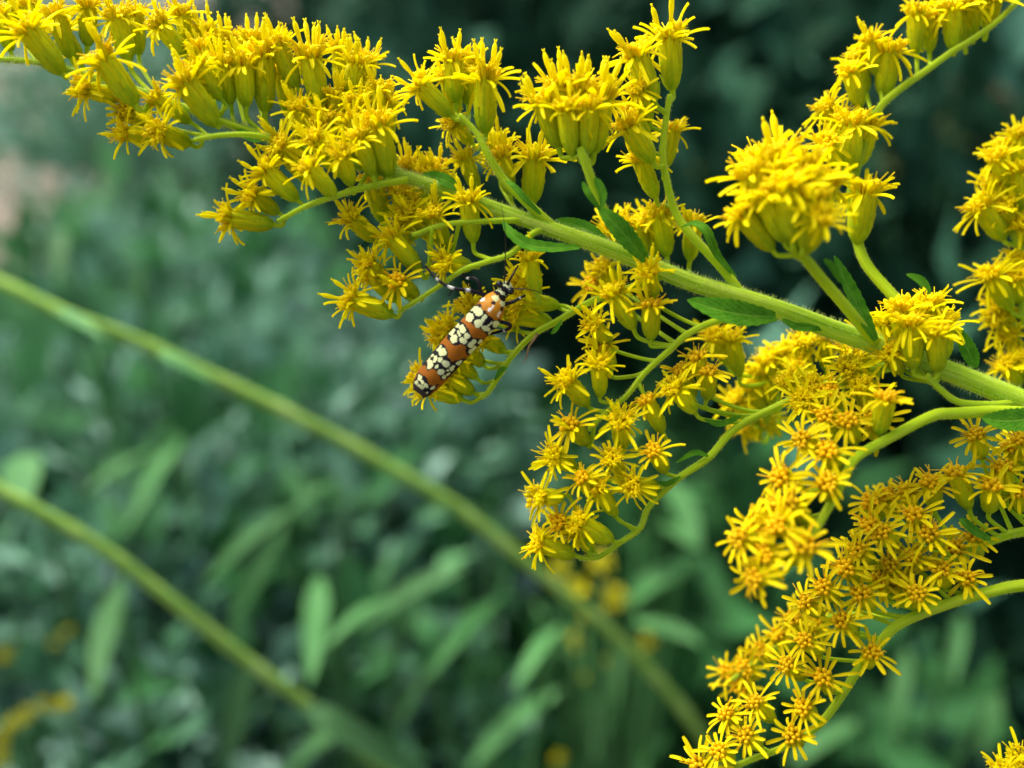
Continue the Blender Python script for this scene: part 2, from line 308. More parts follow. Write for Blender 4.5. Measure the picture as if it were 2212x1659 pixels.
for k in range(NV):
    r = random.Random(50 + k)
    me = involucre_bm(r).mesh('flower_head'); me.materials.append(M_INV); INV.append(me)
    b = MB()
    bud = k >= 6
    for i in range(0 if not bud else 13):   # closed, rounded disc buds
        a = i * 2.4; q = 0.5 * math.sqrt(i / 13); dd = Vector((math.cos(a) * q, math.sin(a) * q, 1))
        bulb(b, Vector((math.cos(a) * q * .8, math.sin(a) * q * .8, LI - 0.3)) * mm, dd, r.uniform(.85, 1.05) * (1.05 - .35 * q) * mm, .13 * mm, .185 * mm, 7)
    for i in range(17 if not bud else 0):          # open disc florets
        a = i * 2.4; q = 0.58 * math.sqrt(i / 17)
        d = Vector((math.cos(a) * q * 0.95, math.sin(a) * q * 0.95, 1))
        bulb(b, Vector((math.cos(a) * q * .75, math.sin(a) * q * .75, LI - 0.3)) * mm, d, r.uniform(0.85, 1.45) * mm, 0.11 * mm, r.uniform(0.15, 0.21) * mm, 6, r.random() < 0.55)
    # spent corollas: short curled rags between the florets
    for i in range(22 if not bud else 4):
        a = r.uniform(0, 6.28); q = r.uniform(0.3, 0.62); o = Vector((math.cos(a), math.sin(a), 0))
        p0 = (o * q + Vector((0, 0, LI))) * mm
        pth = smooth_path([p0, p0 + (o * .25 + Vector((0, 0, .6))) * mm, p0 + (o * r.uniform(.5, .9) + Vector((r.uniform(-.2, .2), r.uniform(-.2, .2), r.uniform(.4, 1.35)))) * mm], 3)
        V, F, _ = tube(pth, lerp_rad(.06 * mm, .035 * mm, len(pth)), 4); b.add(V, F)
    me = b.mesh('disc'); me.materials.append(M_BUD if bud else M_DISC); DISC.append(me)
    for kind in range(3):        # tall erect florets ("fingers"): none, few, several
        b = MB()
        for i in range((0, 2, 4)[kind]):
            a = r.uniform(0, 6.28); q = r.uniform(0.15, 0.5); ti = r.uniform(0.05, 0.45)
            d = Vector((math.cos(a) * ti, math.sin(a) * ti, 1)); L = r.uniform(1.7, 2.5)
            p0 = Vector((math.cos(a) * q, math.sin(a) * q, LI)) * mm
            bulb(b, p0, d, L * mm, 0.12 * mm, 0.165 * mm, 7)
            dn = d.normalized(); n = dn.orthogonal().normalized(); tip = p0 + dn * L * 0.97 * mm
            for s in (-1, 1):
                pth = [tip, tip + (dn * .22 + n * s * .09) * mm]; V, F, _ = tube(pth, [.06 * mm, .035 * mm], 4); b.add(V, F)
        if b.v:
            me = b.mesh('style'); me.materials.append(M_PETAL); FING.append(me)
        else: FING.append(None)
    lst = []; n = r.randint(10, 14) if bud else r.randint(14, 19); jb = MB()
    for i in range(n):
        a = 2 * math.pi * (i + r.uniform(-.3, .3)) / n; z_ = r.random(); el = r.uniform(-1.0, -.25) if z_ < .35 else (r.uniform(-.25, .55) if z_ < .75 else r.uniform(.55, 1.25))
        if bud: el = r.uniform(-.45, .45)
        el2 = el
        Mx = Matrix.Translation(Vector((math.cos(a) * .5, math.sin(a) * .5, LI - 0.02 + r.uniform(-.12, .12))) * mm) @ Matrix.Rotation(a, 4, 'Z') @ Matrix.Rotation(-el2, 4, 'Y') @ Matrix.Rotation(r.uniform(-.6, .6), 4, 'X') @ Matrix.Diagonal((r.choice((1, 1, 1, .7)) * r.uniform(.75, 1.1), r.uniform(.75, 1.05) if not bud else r.uniform(.9, 1.15), 1, 1))
        pk = r.randrange(6); lst.append((pk, Mx)); jb.add(PET[pk][0], PET[pk][1], None, Mx)
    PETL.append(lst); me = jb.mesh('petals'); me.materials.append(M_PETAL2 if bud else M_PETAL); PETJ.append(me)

# ------------------------------------------------------------------ the goldenrod plume in focus
MAIN = [(-40, 126), (60, 132), (150, 150), (300, 195), (420, 240), (520, 277), (640, 317), (760, 352), (860, 378), (940, 402), (1060, 447), (1180, 491), (1300, 532), (1400, 572),
        (1500, 612), (1600, 642), (1700, 675), (1800, 712), (1900, 746), (2000, 783), (2100, 822), (2212, 868), (2320, 915)]
MW = [10, 11, 12, 14, 16, 18, 20, 22, 24, 27, 30, 33, 36, 37, 38, 40, 41, 42, 43, 44, 46, 48, 50]
PXM = 27.0                        # picture units per mm at the focal plane
plume = link('goldenrod_plume', None, label='bright yellow flowering goldenrod plume arching in front, the insect clinging to it', cat='goldenrod')
main3 = [fp(x, y, 0) for x, y in MAIN]
endp = main3[-1]; gp = Vector((endp.x + 0.10, endp.y + 0.02, -0.01))
main3 += [endp + Vector((0.025, 0.002, -0.028)), Vector((endp.x + 0.06, endp.y + 0.012, endp.z - 0.12)), Vector((endp.x + 0.085, endp.y + 0.018, 0.3)), gp]
plume.location = gp
PINV = Matrix.Translation(-gp)
def plume_mesh(name, V, F, mat, UV=None, parent=plume, kind=None):
    me = mesh(name, [Vector(v) - gp for v in V], F, uv=np.array(UV) if UV else None)
    o = link(name, me, mat, parent, kind); return o
rads = [a / 2 / PXM * mm for a in MW] + [1.0 * mm, 1.3 * mm, 1.8 * mm, 2.4 * mm]
def resample(vals, sub):
    out = []
    for a, b in zip(vals, vals[1:]): out += [a + (b - a) * k / sub for k in range(sub)]
    return out + [vals[-1]]
mp3 = smooth_path(main3, 8); V, F, UV = tube(mp3, resample(rads, 8), 16)
stem = plume_mesh('stem', V, F, M_STEM, UV)
def hairs(path, rad, n, lmin, lmax, wd, lo=0, hi=1):
    V = []; F = []; N = len(path)
    for i in range(n):
        t = random.uniform(lo, hi) * (N - 1.001); k = int(t); f = t - k
        p = path[k].lerp(path[k + 1], f); r = rad[k] * (1 - f) + rad[k + 1] * f; tg = (path[k + 1] - path[k]).normalized()
        o = tg.orthogonal().normalized(); o.rotate(Quaternion(tg, random.uniform(0, 6.283)))
        L = random.uniform(lmin, lmax); q = p + o * r * 0.97; s = tg.cross(o)
        d = (o + tg * random.uniform(-.6, .6) + s * random.uniform(-.5, .5)).normalized()
        s2 = d.orthogonal().normalized(); s2.rotate(Quaternion(d, random.uniform(0, 6.28)))
        b = len(V); V += [q + s2 * wd, q - s2 * wd, q + d * L]; F.append((b, b + 1, b + 2))
    return V, F
nn = (len(MAIN) - 1) * 8
V, F = hairs(mp3[:nn], resample(rads, 8), 15000, .14 * mm, .46 * mm, .016 * mm)
plume_mesh('hair', V, F, M_HAIR, parent=stem, kind='stuff')

# branches: name -> (points with depth dz, start width, end width)
BR = {
 'A1': ([(880, 388, 1), (800, 402, 2), (720, 425, 3), (660, 446, 3), (600, 478, 2.5)], 16, 9),
 'A2': ([(620, 308, 1), (550, 292, 2.5), (480, 292, 3.5), (420, 302, 3.5)], 13, 9),
 'A3': ([(560, 290, 0), (480, 262, 2), (440, 235, 2)], 12, 9),
 'N':  ([(1185, 492, -.2), (1150, 505, .8), (1105, 547, 2), (1050, 566, 2), (1000, 583, 1.5), (950, 617, 1), (900, 650, 1), (860, 674, 1)], 14, 9),
 'N3': ([(1140, 475, 0), (1050, 478, 1.5), (960, 485, 1.5), (890, 508, 1.5)], 14, 9),
 'B':  ([(1195, 490, 0), (1140, 440, .5), (1088, 387, .5), (1054, 334, 1), (1028, 286, 1), (992, 248, 1)], 22, 11),
 'C':  ([(1395, 566, .5), (1350, 510, 2), (1305, 455, 3), (1282, 400, 3.5), (1264, 350, 4), (1253, 320, 4)], 22, 18),
 'D':  ([(1605, 640, 0), (1560, 580, 0), (1500, 515, -.5), (1460, 460, -1), (1440, 390, -1), (1432, 330, -1), (1437, 270, -1), (1447, 205, -1)], 22, 12),
 'E':  ([(1890, 740, .5), (1823, 658, 3), (1773, 600, 5), (1740, 560, 6.5), (1718, 545, 7)], 24, 20),
 'F':  ([(2035, 795, -1), (1985, 700, -2), (1930, 640, -3), (1870, 568, -4), (1848, 500, -4.5), (1838, 430, -5), (1850, 364, -5), (1870, 300, -5), (1901, 232, -5), (1947, 190, -5), (1994, 157, -5), (2053, 114, -5), (2093, 90, -5), (2152, 48, -5), (2200, 0, -5)], 27, 12),
 'G':  ([(2330, 760, -3), (2270, 640, -6), (2220, 560, -7), (2190, 500, -7), (2210, 400, -7)], 24, 12),
 'G2': ([(2340, 925, -3), (2280, 830, -6), (2235, 740, -7), (2210, 680, -7), (2215, 610, -7)], 24, 12),
 'H':  ([(2205, 866, -.4), (2170, 872, .8), (2130, 874, 1.5), (2070, 868, 2), (2030, 840, 2), (2000, 810, 2)], 18, 12),
 'I':  ([(1990, 785, -2), (1900, 800, -6), (1800, 830, -8), (1700, 800, -9), (1640, 850, -9)], 18, 10),
 'I2': ([(2330, 915, 0), (2192, 890, 2), (2060, 893, 3), (2010, 900, 3.5), (1911, 952, 4), (1848, 990, 4.5), (1815, 1050, 5.5), (1770, 1130, 6.5), (1720, 1210, 7)], 28, 16),
 'J':  ([(1660, 668, 0), (1600, 686, 1), (1545, 694, 1), (1485, 722, 1), (1445, 758, 1), (1393, 805, 1), (1353, 855, 1), (1310, 890, .5), (1270, 930, .5)], 18, 10),
 'K':  ([(1960, 775, -1), (1880, 800, -3), (1790, 830, -2), (1690, 873, 0), (1591, 924, 0), (1531, 988, .5), (1472, 1028, .5), (1435, 1060, .5), (1399, 1099, .5), (1383, 1140, .5), (1340, 1172, .5), (1293, 1203, .5), (1250, 1205, .5)], 20, 10),
 'L':  ([(1440, 592, -.5), (1360, 622, -1), (1280, 650, -1), (1207, 692, -1), (1153, 722, -1), (1108, 767, -1), (1083, 804, -1), (1056, 845, -1), (1040, 858, -1)], 17, 11),
 'P':  ([(2600, 1245, -2), (2400, 1240, 0), (2212, 1264, .5), (2159, 1273, .5), (2043, 1306, .5), (1944, 1347, .5), (1900, 1390, .5), (1856, 1442, 0), (1829, 1486, 0), (1790, 1542, 0), (1757, 1575, 0), (1691, 1615, 0), (1624, 1640, 0), (1580, 1660, 0)], 30, 12),
 'Q':  ([(2600, 1090, -2), (2400, 1110, -1), (2212, 1148, -1), (2180, 1155, -1), (2126, 1175, -1), (2076, 1198, -1), (2020, 1215, -1)], 26, 14),
 'U':  ([(2700, 1600, -2), (2400, 1680, 1), (2260, 1710, 2), (2200, 1720, 2)], 26, 12),
 'T':  ([(1975, 1335, 0), (1880, 1330, -5), (1800, 1330, -8), (1720, 1370, -9), (1630, 1430, -9), (1580, 1470, -9)], 13, 9),
}
BPATH = {}
for k, (pts, w0, w1) in BR.items():
    p0 = [fp(*q) for q in pts]
    if k in ('G', 'G2', 'P', 'Q', 'U', 'I2'):      # these leave the main stem outside the picture
        js = min(range(nn - 10, len(mp3)), key=lambda i: (mp3[i] - p0[0]).length + 2 * max(0, (p0[0] - mp3[i]).z)); js = min(js + 3, len(mp3) - 10); p0 = [mp3[js]] + p0; pts = [pts[0]] + list(pts)
    p3 = smooth_path(p0, 8)
    rd = lerp_rad(w0 / 2 / PXM * mm, w1 / 2 / PXM * mm, len(p3)); V, F, UV = tube(p3, rd, 10)
    rd2 = rd; bo = plume_mesh('branch', V, F, M_BRANCH, UV); BPATH[k] = (p3, smooth_path([Vector((q[0], q[1], 0)) for q in pts], 8), rd)
    V, F = hairs(p3, rd, int(40 * len(p3) / 2), .08 * mm, .24 * mm, .012 * mm); plume_mesh('hair', V, F, M_HAIR, parent=bo, kind='stuff')
BPATH['M'] = (mp3[:nn], smooth_path([Vector((x, y, 0)) for x, y in MAIN], 8)[:nn], resample(rads, 8)[:nn])

# joins of branches that leave the frame to the right: run them into the main stem
# flower heads: branch, disc x, y, base x, y, depth of the disc (mm to camera), tall florets 0-2, size
HEADS = []
def H(br, rows, dz=0.0, fing=1, size=1.0):
    for q in rows:
        cx, cy, bx, by = q[:4]; d = q[4] if len(q) > 4 else 0; fi = q[5] if len(q) > 5 else fing; s = q[6] if len(q) > 6 else size
        HEADS.append((br, cx, cy, bx, by, dz + d, fi, s))
H('M', [(56, 58, 126, 146, 2), (-6, 24, 18, 96, 0), (118, 25, 150, 114, -1), (190, 8, 190, 92, -2), (218, 120, 285, 215, 3), (248, 30, 276, 122, -1), (175, 190, 245, 208, 2),
        (60, 5, 90, 80, -3), (130, 60, 170, 130, -3), (290, 25, 300, 110, -4), (20, -25, 40, 50, -4)], fing=1)
H('A3', [(340, 45, 390, 108, 0), (390, 22, 410, 98, -2), (395, 172, 463, 262, 3), (425, 140, 472, 206, 2), (485, 128, 497, 214, 1, 2), (440, 60, 455, 140, -3, 2), (430, 100, 470, 185, -1, 2)])
H('A2', [(335, 210, 403, 258, 1), (270, 242, 320, 262, 0), (337, 282, 397, 306, 3), (262, 286, 330, 300, 1)], fing=1)
H('M', [(525, 130, 532, 223, 1, 2), (567, 112, 573, 232, 0, 2), (490, 82, 505, 165, -3, 2), (545, 78, 552, 160, -3, 2), (598, 92, 638, 180, 0, 1), (667, 112, 690, 228, 0, 2), (610, 150, 625, 240, -3, 1),
        (770, 128, 757, 215, -1, 2), (735, 105, 740, 190, -3, 2), (820, 185, 818, 262, 0, 1), (795, 125, 790, 210, -3, 2), (640, 225, 660, 300, 1, 1), (694, 255, 715, 330, 1, 2), (770, 215, 775, 300, 0, 2),
        (720, 200, 735, 285, -1, 2), (598, 308, 655, 345, 2, 1), (677, 294, 720, 360, 3, 1), (737, 327, 756, 392, 4, 2), (773, 291, 803, 374, 3, 1), (813, 258, 836, 374, 2, 1), (835, 215, 838, 300, -1, 2),
        (650, 262, 690, 330, 0, 2), (755, 255, 775, 340, 1, 2)])
H('A1', [(664, 357, 720, 420, 4, 0), (568, 364, 637, 427, 2, 1), (538, 417, 591, 453, 2, 1), (489, 470, 584, 484, 2, 1), (610, 325, 680, 395, 0, 1)])
H('N3', [(753, 466, 806, 513, 0, 1), (842, 506, 903, 580, 1, 1), (932, 456, 962, 529, 1, 1), (803, 385, 829, 476, -2, 0), (862, 410, 872, 475, -2, 0), (890, 440, 915, 490, -1, 0), (870, 465, 930, 505, 0, 1)])
H('M', [(880, 352, 890, 420, -4, 2), (942, 358, 945, 425, -4, 2), (915, 365, 920, 430, -3, 1)])
H('N', [(1011, 427, 1022, 520, 1.5, 1), (957, 566, 1015, 575, 1, 1), (853, 603, 897, 638, 1.5, 1), (790, 565, 838, 610, 1, 1), (754, 644, 845, 680, 1, 1), (800, 590, 850, 645, 0, 1), (1143, 553, 1160, 632, 1, 1)])
H('B', [(902, 178, 970, 245, 1, 1), (978, 122, 984, 214, 0, 2), (1048, 159, 1048, 280, 1, 2), (965, 160, 985, 235, -1, 1), (1010, 130, 1012, 220, -2, 1), (972, 262, 1015, 305, -2, 0)])
H('M', [(1002, 337, 1030, 410, -3, 1), (1084, 330, 1102, 415, -3, 2), (1157, 331, 1148, 437, -2, 1), (1065, 300, 1080, 380, -5, 2)])
H('C', [(1222, 228, 1235, 330, 4.5, 1), (1170, 212, 1205, 312, 3, 2), (1253, 185, 1255, 315, 2, 2), (1300, 200, 1283, 322, 3, 2), (1203, 180, 1225, 290, 2, 2), (1275, 225, 1268, 325, 4.5, 0)], fing=2, size=1.1)
H('D', [(1445, 69, 1452, 186, -1, 1, 1.1), (1372, 109, 1412, 213, 0, 1), (1375, 190, 1402, 258, 0, 1), (1353, 265, 1409, 348, 1, 0, 1.1), (1452, 275, 1438, 357, -3, 0), (1380, 337, 1415, 424, -2, 0), (1365, 235, 1400, 310, -1, 1)])
H('M', [(1372, 480, 1390, 560, -4, 0), (1425, 456, 1440, 550, -3, 0), (1498, 476, 1491, 560, -4, 0), (1310, 492, 1335, 550, -4, 1), (1340, 470, 1360, 540, -5, 0), (1400, 470, 1412, 545, -5, 0)])
H('E', [(1620, 364, 1680, 490, 7), (1680, 330, 1710, 480, 5, 1), (1736, 345, 1725, 490, 6), (1597, 456, 1670, 540, 7), (1779, 463, 1745, 535, 10), (1696, 395, 1712, 520, 9), (1750, 420, 1735, 530, 9), (1650, 410, 1695, 520, 8), (1790, 385, 1750, 510, 6), (1640, 335, 1690, 470, 4), (1730, 380, 1725, 500, 8), (1665, 375, 1700, 500, 7)], fing=0, size=1.12)
H('F', [(2056, 12, 2060, 102, -5), (2102, -4, 2103, 66, -5), (2150, -15, 2135, 52, -5), (1978, 20, 1980, 107, -5), (2006, 32, 2008, 104, -6), (1878, 82, 1895, 160, -5, 1), (1920, 102, 1911, 200, -5), (1835, 148, 1858, 228, -4),
        (1782, 228, 1812, 300, -5), (1838, 257, 1837, 362, -3.5), (1880, 262, 1855, 352, -5), (1782, 307, 1820, 358, -3), (1871, 403, 1852, 520, -3), (1850, 120, 1870, 195, -6), (1810, 250, 1828, 330, -5), (2080, 5, 2085, 90, -6)], fing=0)
H('G', [(2205, 285, 2215, 370, -7), (2150, 335, 2180, 410, -6), (2195, 365, 2205, 450, -6), (2116, 440, 2170, 520, -6), (2166, 443, 2188, 510, -6), (2208, 480, 2215, 540, -6), (2180, 305, 2200, 390, -8), (2145, 390, 2185, 470, -7), (2200, 420, 2210, 500, -7)], fing=0)
H('G2', [(2139, 588, 2185, 672, -6), (2192, 595, 2205, 660, -6), (2203, 552, 2215, 630, -7), (2152, 687, 2195, 720, -8), (2175, 722, 2210, 765, -8), (2169, 787, 2208, 840, -7), (2200, 768, 2220, 825, -7), (2150, 655, 2190, 700, -8)], fing=0)
H('H', [(1941, 661, 1960, 760, 1), (2014, 648, 2020, 740, 0), (1967, 691, 1974, 797, 2.5), (2022, 714, 2026, 803, 3), (1918, 760, 1950, 810, 1), (1908, 690, 1935, 770, -1), (1985, 665, 1995, 760, 0), (2040, 690, 2035, 780, 0)], fing=0)
H('I', [(1580, 727, 1598, 812, -5), (1542, 722, 1575, 790, -6), (1657, 773, 1675, 840, -8), (1691, 755, 1710, 830, -8), (1734, 736, 1740, 810, -6), (1783, 724, 1785, 800, -6), (1585, 862, 1640, 920, -10), (1620, 830, 1650, 900, -9), (1640, 800, 1670, 880, -9),
        (1600, 920, 1650, 950, -12), (1650, 905, 1680, 935, -11), (1829, 745, 1835, 810, -5), (1870, 715, 1875, 790, -4), (1720, 790, 1740, 850, -5)], fing=0)
H('K', [(1830, 790, 1850, 850, 0), (1790, 838, 1810, 890, 1), (1757, 828, 1780, 880, 0), (1730, 863, 1765, 905, 1), (1780, 892, 1800, 940, 3), (1850, 760, 1865, 830, -2), (1700, 820, 1730, 880, -3), (1860, 830, 1875, 890, 1)], fing=0)
H('I2', [(1915, 850, 1899, 938, 5), (1727, 945, 1775, 985, 5), (1786, 968, 1810, 1020, 6), (1681, 1028, 1740, 1060, 6.5), (1786, 1038, 1800, 1090, 7), (1674, 1092, 1735, 1120, 7), (1830, 905, 1850, 960, 4), (1890, 905, 1895, 950, 3)], fing=0, size=1.05)
H('I2', [(1674, 1130, 1730, 1165, 9), (1591, 1160, 1660, 1180, 8.5), (1737, 1173, 1725, 1220, 9.5), (1624, 1249, 1690, 1238, 9.5), (1645, 1195, 1705, 1205, 9), (1700, 1085, 1750, 1130, 8), (1620, 1135, 1690, 1150, 7)], fing=0, size=1.1)
H('J', [(1406, 651, 1406, 732, 2, 1), (1323, 628, 1369, 710, 1.5, 1), (1399, 583, 1412, 640, 2.5, 2), (1280, 697, 1318, 745, 1.5, 2), (1293, 783, 1297, 857, 2, 1), (1221, 819, 1271, 877, 1.5, 1), (1393, 859, 1432, 935, 1, 0),
        (1300, 578, 1340, 620, -5, 0), (1272, 611, 1320, 645, -6, 0), (1227, 912, 1270, 960, 1.5, 1), (1340, 908, 1345, 970, 2.5, 1), (1300, 740, 1320, 800, 0, 1)])
H('K', [(1455, 836, 1505, 893, 2), (1505, 765, 1530, 840, 1), (1531, 796, 1528, 863, 1.5), (1469, 793, 1500, 860, 0), (1191, 985, 1245, 1010, 1.5, 1), (1320, 988, 1345, 1030, 2.5), (1409, 968, 1440, 1022, 2.5), (1363, 1048, 1425, 1052, 2.5),
        (1254, 1028, 1285, 1076, 2.5), (1290, 1051, 1333, 1117, 2), (1161, 1074, 1217, 1074, 2.5, 1), (1201, 1124, 1250, 1145, 1.5), (1247, 1127, 1326, 1170, 2), (1158, 1170, 1242, 1200, 1.5, 0), (1242, 1145, 1283, 1192, 0)], fing=0)
H('L', [(1041, 728, 1088, 758, -2), (1000, 752, 1041, 785, -2), (978, 775, 1028, 815, -2), (960, 808, 1021, 847, -2), (918, 835, 996, 862, -2, 0), (1007, 655, 1060, 690, -2, 1), (962, 703, 1015, 735, -2.5, 1), (945, 722, 1000, 760, -3, 1), (902, 812, 965, 835, -3, 1),
        (1120, 648, 1207, 660, -2, 0), (1118, 606, 1165, 640, -2, 1), (1110, 682, 1190, 695, -3, 0), (1075, 660, 1130, 690, -3.5, 1)])
H('Q', [(2106, 935, 2123, 997, 0), (2205, 945, 2215, 1010, 0), (2166, 1004, 2176, 1082, 0), (2063, 1014, 2096, 1104, 0), (2142, 1044, 2137, 1112, 1.5), (2010, 1037, 2020, 1104, -1), (1957, 1054, 1975, 1110, -2), (1914, 1067, 1940, 1120, -3), (1878, 1080, 1905, 1130, -3),
        (2103, 1153, 2120, 1200, -1), (2007, 1150, 2035, 1185, 2), (1971, 1107, 2000, 1160, 1), (2185, 960, 2195, 1030, -1), (2200, 1060, 2205, 1110, 0), (2060, 1180, 2085, 1215, -1)], fing=0)
H('P', [(1875, 1130, 1915, 1165, 1), (1901, 1146, 1940, 1185, 2), (1848, 1183, 1890, 1215, 2), (1822, 1226, 1865, 1250, 2), (1971, 1199, 1995, 1240, 1), (2030, 1226, 2045, 1275, 1.5), (1775, 1265, 1815, 1300, 2), (1858, 1278, 1890, 1320, 2.5), (1980, 1278, 1985, 1315, 3),
        (1736, 1298, 1785, 1335, 1.5), (1815, 1338, 1855, 1375, 2.5), (2086, 1245, 2100, 1285, 1), (1736, 1381, 1780, 1420, 2), (1885, 1407, 1870, 1440, 3), (1696, 1434, 1745, 1470, 1.5), (1775, 1460, 1800, 1500, 2.5), (1732, 1526, 1765, 1555, 2.5), (1710, 1586, 1730, 1605, 2.5),
        (1608, 1586, 1650, 1620, 2), (1628, 1513, 1680, 1565, 1), (1565, 1537, 1610, 1590, .5), (1548, 1619, 1590, 1650, 2), (1505, 1652, 1550, 1670, 1), (1920, 1215, 1945, 1260, .5), (1940, 1250, 1960, 1300, 0), (1900, 1250, 1925, 1300, 0)], fing=0)
H('T', [(1710, 1335, 1740, 1370, -7), (1677, 1368, 1710, 1400, -8), (1638, 1401, 1670, 1430, -9), (1605, 1441, 1635, 1465, -9), (1565, 1450, 1600, 1470, -10), (1598, 1480, 1620, 1500, -9), (1760, 1345, 1780, 1380, -7)], fing=0)
H('U', [(2165, 1665, 2190, 1700, 3), (2205, 1640, 2225, 1690, 2)], fing=0)

def attach(br, bx, by):
    p3, p2, rd = BPATH[br]; best = min(range(len(p2)), key=lambda i: (p2[i].x - bx) ** 2 + (p2[i].y - by) ** 2)
    d = math.hypot(p2[best].x - bx, p2[best].y - by); step = min(5, 1 + int(d / 14)) 
    k = best + step if br == 'M' else best - step       # towards the parent
    k = max(0, min(len(p3) - 1, k)); return p3[k], rd[k]
npet = 0; order = []
for h in HEADS:
    p = math.hypot(h[1] - h[3], h[2] - h[4]); order.append(abs(h[5] - 1.5) * 12 + p * 0.35 + (60 if not (20 < h[1] < 2190 and 20 < h[2] < 1640) else 0))
clear = set(sorted(range(len(HEADS)), key=lambda i: order[i])[:23])
for i, (br, cx, cy, bx, by, dz, fi, sz) in enumerate(HEADS):
    r = random.Random(i); sz = sz * r.uniform(.93, 1.06); L = LEN * sz
    pm = (fp(cx, cy, dz) - fp(bx, by, dz)).length / mm
    if pm > L * .97: sz *= pm / (L * .97); L = LEN * sz
    tz = math.sqrt(max(L * L - pm * pm, 0.0))
    c3 = fp(cx, cy, dz); b3 = fp(bx, by, dz - tz); ax = (c3 - b3).normalized()
    b3 = c3 - ax * L * mm
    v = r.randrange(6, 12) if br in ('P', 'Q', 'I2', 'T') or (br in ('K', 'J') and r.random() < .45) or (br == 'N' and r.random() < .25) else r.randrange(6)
    q = ax.to_track_quat('Z', 'Y') @ Quaternion((0, 0, 1), r.uniform(0, 6.28))
    ho = link('flower_head', INV[v], None, plume); ho.location = b3 - gp; ho.rotation_mode = 'QUATERNION'; ho.rotation_quaternion = q; ho.scale = (sz * r.uniform(.95, 1.1),) * 2 + (sz,)
    link('disc', DISC[v], None, ho)
    if FING[v * 3 + fi] is not None: link('style', FING[v * 3 + fi], None, ho)
    if i in clear:
        for pk, Mx in PETL[v]:
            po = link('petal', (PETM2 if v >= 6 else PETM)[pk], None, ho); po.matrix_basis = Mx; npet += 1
    else: link('petals', PETJ[v], None, ho, kind='stuff')
    # stalk of the head, in the head's own space
    a3, ar = attach(br, bx, by); d = (a3 - b3).length
    pth = smooth_path([b3 + ax * .15 * mm, b3 - ax * min(.9 * mm, d * .3), b3.lerp(a3, .55) - ax * min(.8 * mm, d * .15), a3], 4)
    Mi = (Matrix.Translation(b3) @ q.to_matrix().to_4x4() @ Matrix.Diagonal((*ho.scale, 1))).inverted()
    V, F, UV = tube([Mi @ p for p in pth], [.21 * mm, .19 * mm, .17 * mm] + [.17 * mm] * (len(pth) - 5) + [.19 * mm, .22 * mm], 7)
    link('stalk', mesh('stalk', V, F, uv=np.array(UV)), M_BRANCH, ho)

# green leaves on the plume: path px, half width px, depths
def pleaf(pts, hw, tilt=0.0, serr=.06, side=0.0):
    P = [fp(*q) for q in pts]; n = (TOCAM + UP * tilt + RIGHT * side).normalized()
    V, F, UV = blade(P, hw / PXM * mm, n, .22, 22, serr, profile=lambda t: (math.sin(math.pi * (t * .9 + .08)) ** .75) * (1 if t < .99 else .2), thick=.05 * mm)
    plume_mesh('leaf', V, F, M_LEAF, UV)
pleaf([(1396, 562, 2.5), (1360, 520, 3.5), (1325, 480, 4), (1292, 448, 4)], 22, .2)
pleaf([(1316, 530, -1), (1275, 500, -1.5), (1240, 485, -2), (1200, 474, -2)], 17, .3)
pleaf([(1252, 534, 1), (1190, 535, 2), (1140, 528, 2.5), (1105, 505, 2.5), (1086, 478, 2)], 15, .5)
pleaf([(1676, 684, 2), (1610, 680, 3.5), (1550, 668, 4), (1484, 648, 4)], 27, .25)
pleaf([(1892, 735, 1.5), (1862, 680, 2), (1828, 610, 2.5), (1802, 552, 2.5)], 20, .1, side=.5)
pleaf([(1590, 600, 0), (1548, 550, 1), (1525, 500, 1.5), (1500, 483, 1), (1472, 490, 0)], 13, .5, side=.3)
pleaf([(2106, 795, -1), (2098, 770, -1), (2080, 735, -1), (2056, 702, -1)], 17, .1, side=-.4)
pleaf([(2010, 640, -3), (1990, 608, -3), (1958, 592, -3)], 11, .3)
pleaf([(2260, 890, 2), (2212, 905, 3), (2165, 908, 3.5), (2120, 903, 3.5)], 24, .2)
pleaf([(992, 408, .5), (965, 392, .5), (940, 383, 0), (912, 376, 0)], 15, .2)
pleaf([(1168, 462, 1), (1135, 430, 1.5), (1110, 402, 1.5), (1092, 390, 1)], 7, .2)
pleaf([(1300, 448, 4), (1302, 420, 4), (1292, 395, 4), (1284, 384, 4)], 9, .1)
pleaf([(1296, 452, 4), (1276, 425, 4.5), (1264, 405, 4.5), (1258, 392, 4.5)], 7, .1)
pleaf([(2140, 1165, 0), (2110, 1150, .5), (2085, 1130, 1), (2072, 1120, 1)], 11, .3)
pleaf([(575, 300, 1), (550, 300, 1.5), (525, 288, 1.5), (510, 276, 1)], 9, .2)
pleaf([(1690, 690, 1), (1720, 705, 1), (1750, 708, 1), (1780, 712, .5)], 9, .1)
pleaf([(1470, 1030, 1), (1440, 1045, 1), (1420, 1040, 1)], 6, .2); pleaf([(1530, 985, 1), (1500, 978, 1), (1460, 1000, 1)], 6, .2)
pleaf([(1095, 795, -.5), (1082, 800, -.5), (1068, 822, -.5)], 6, .2); pleaf([(1190, 720, -.5), (1200, 712, 0), (1215, 690, 0)], 5, .2)
pleaf([(1600, 900, 0), (1555, 915, .5), (1520, 905, .5)], 7, .2); pleaf([(1780, 560, 6), (1800, 580, 5.5), (1815, 610, 5)], 8, .2)
V, F, UV = tube(smooth_path([fp(1160, 722, -.5), fp(1152, 735, 0), fp(1142, 750, 0), fp(1138, 770, 0), fp(1130, 782, 0)], 4), lerp_rad(.13 * mm, .03 * mm, 17), 6); plume_mesh('dry_bract', V, F, M_DRY)

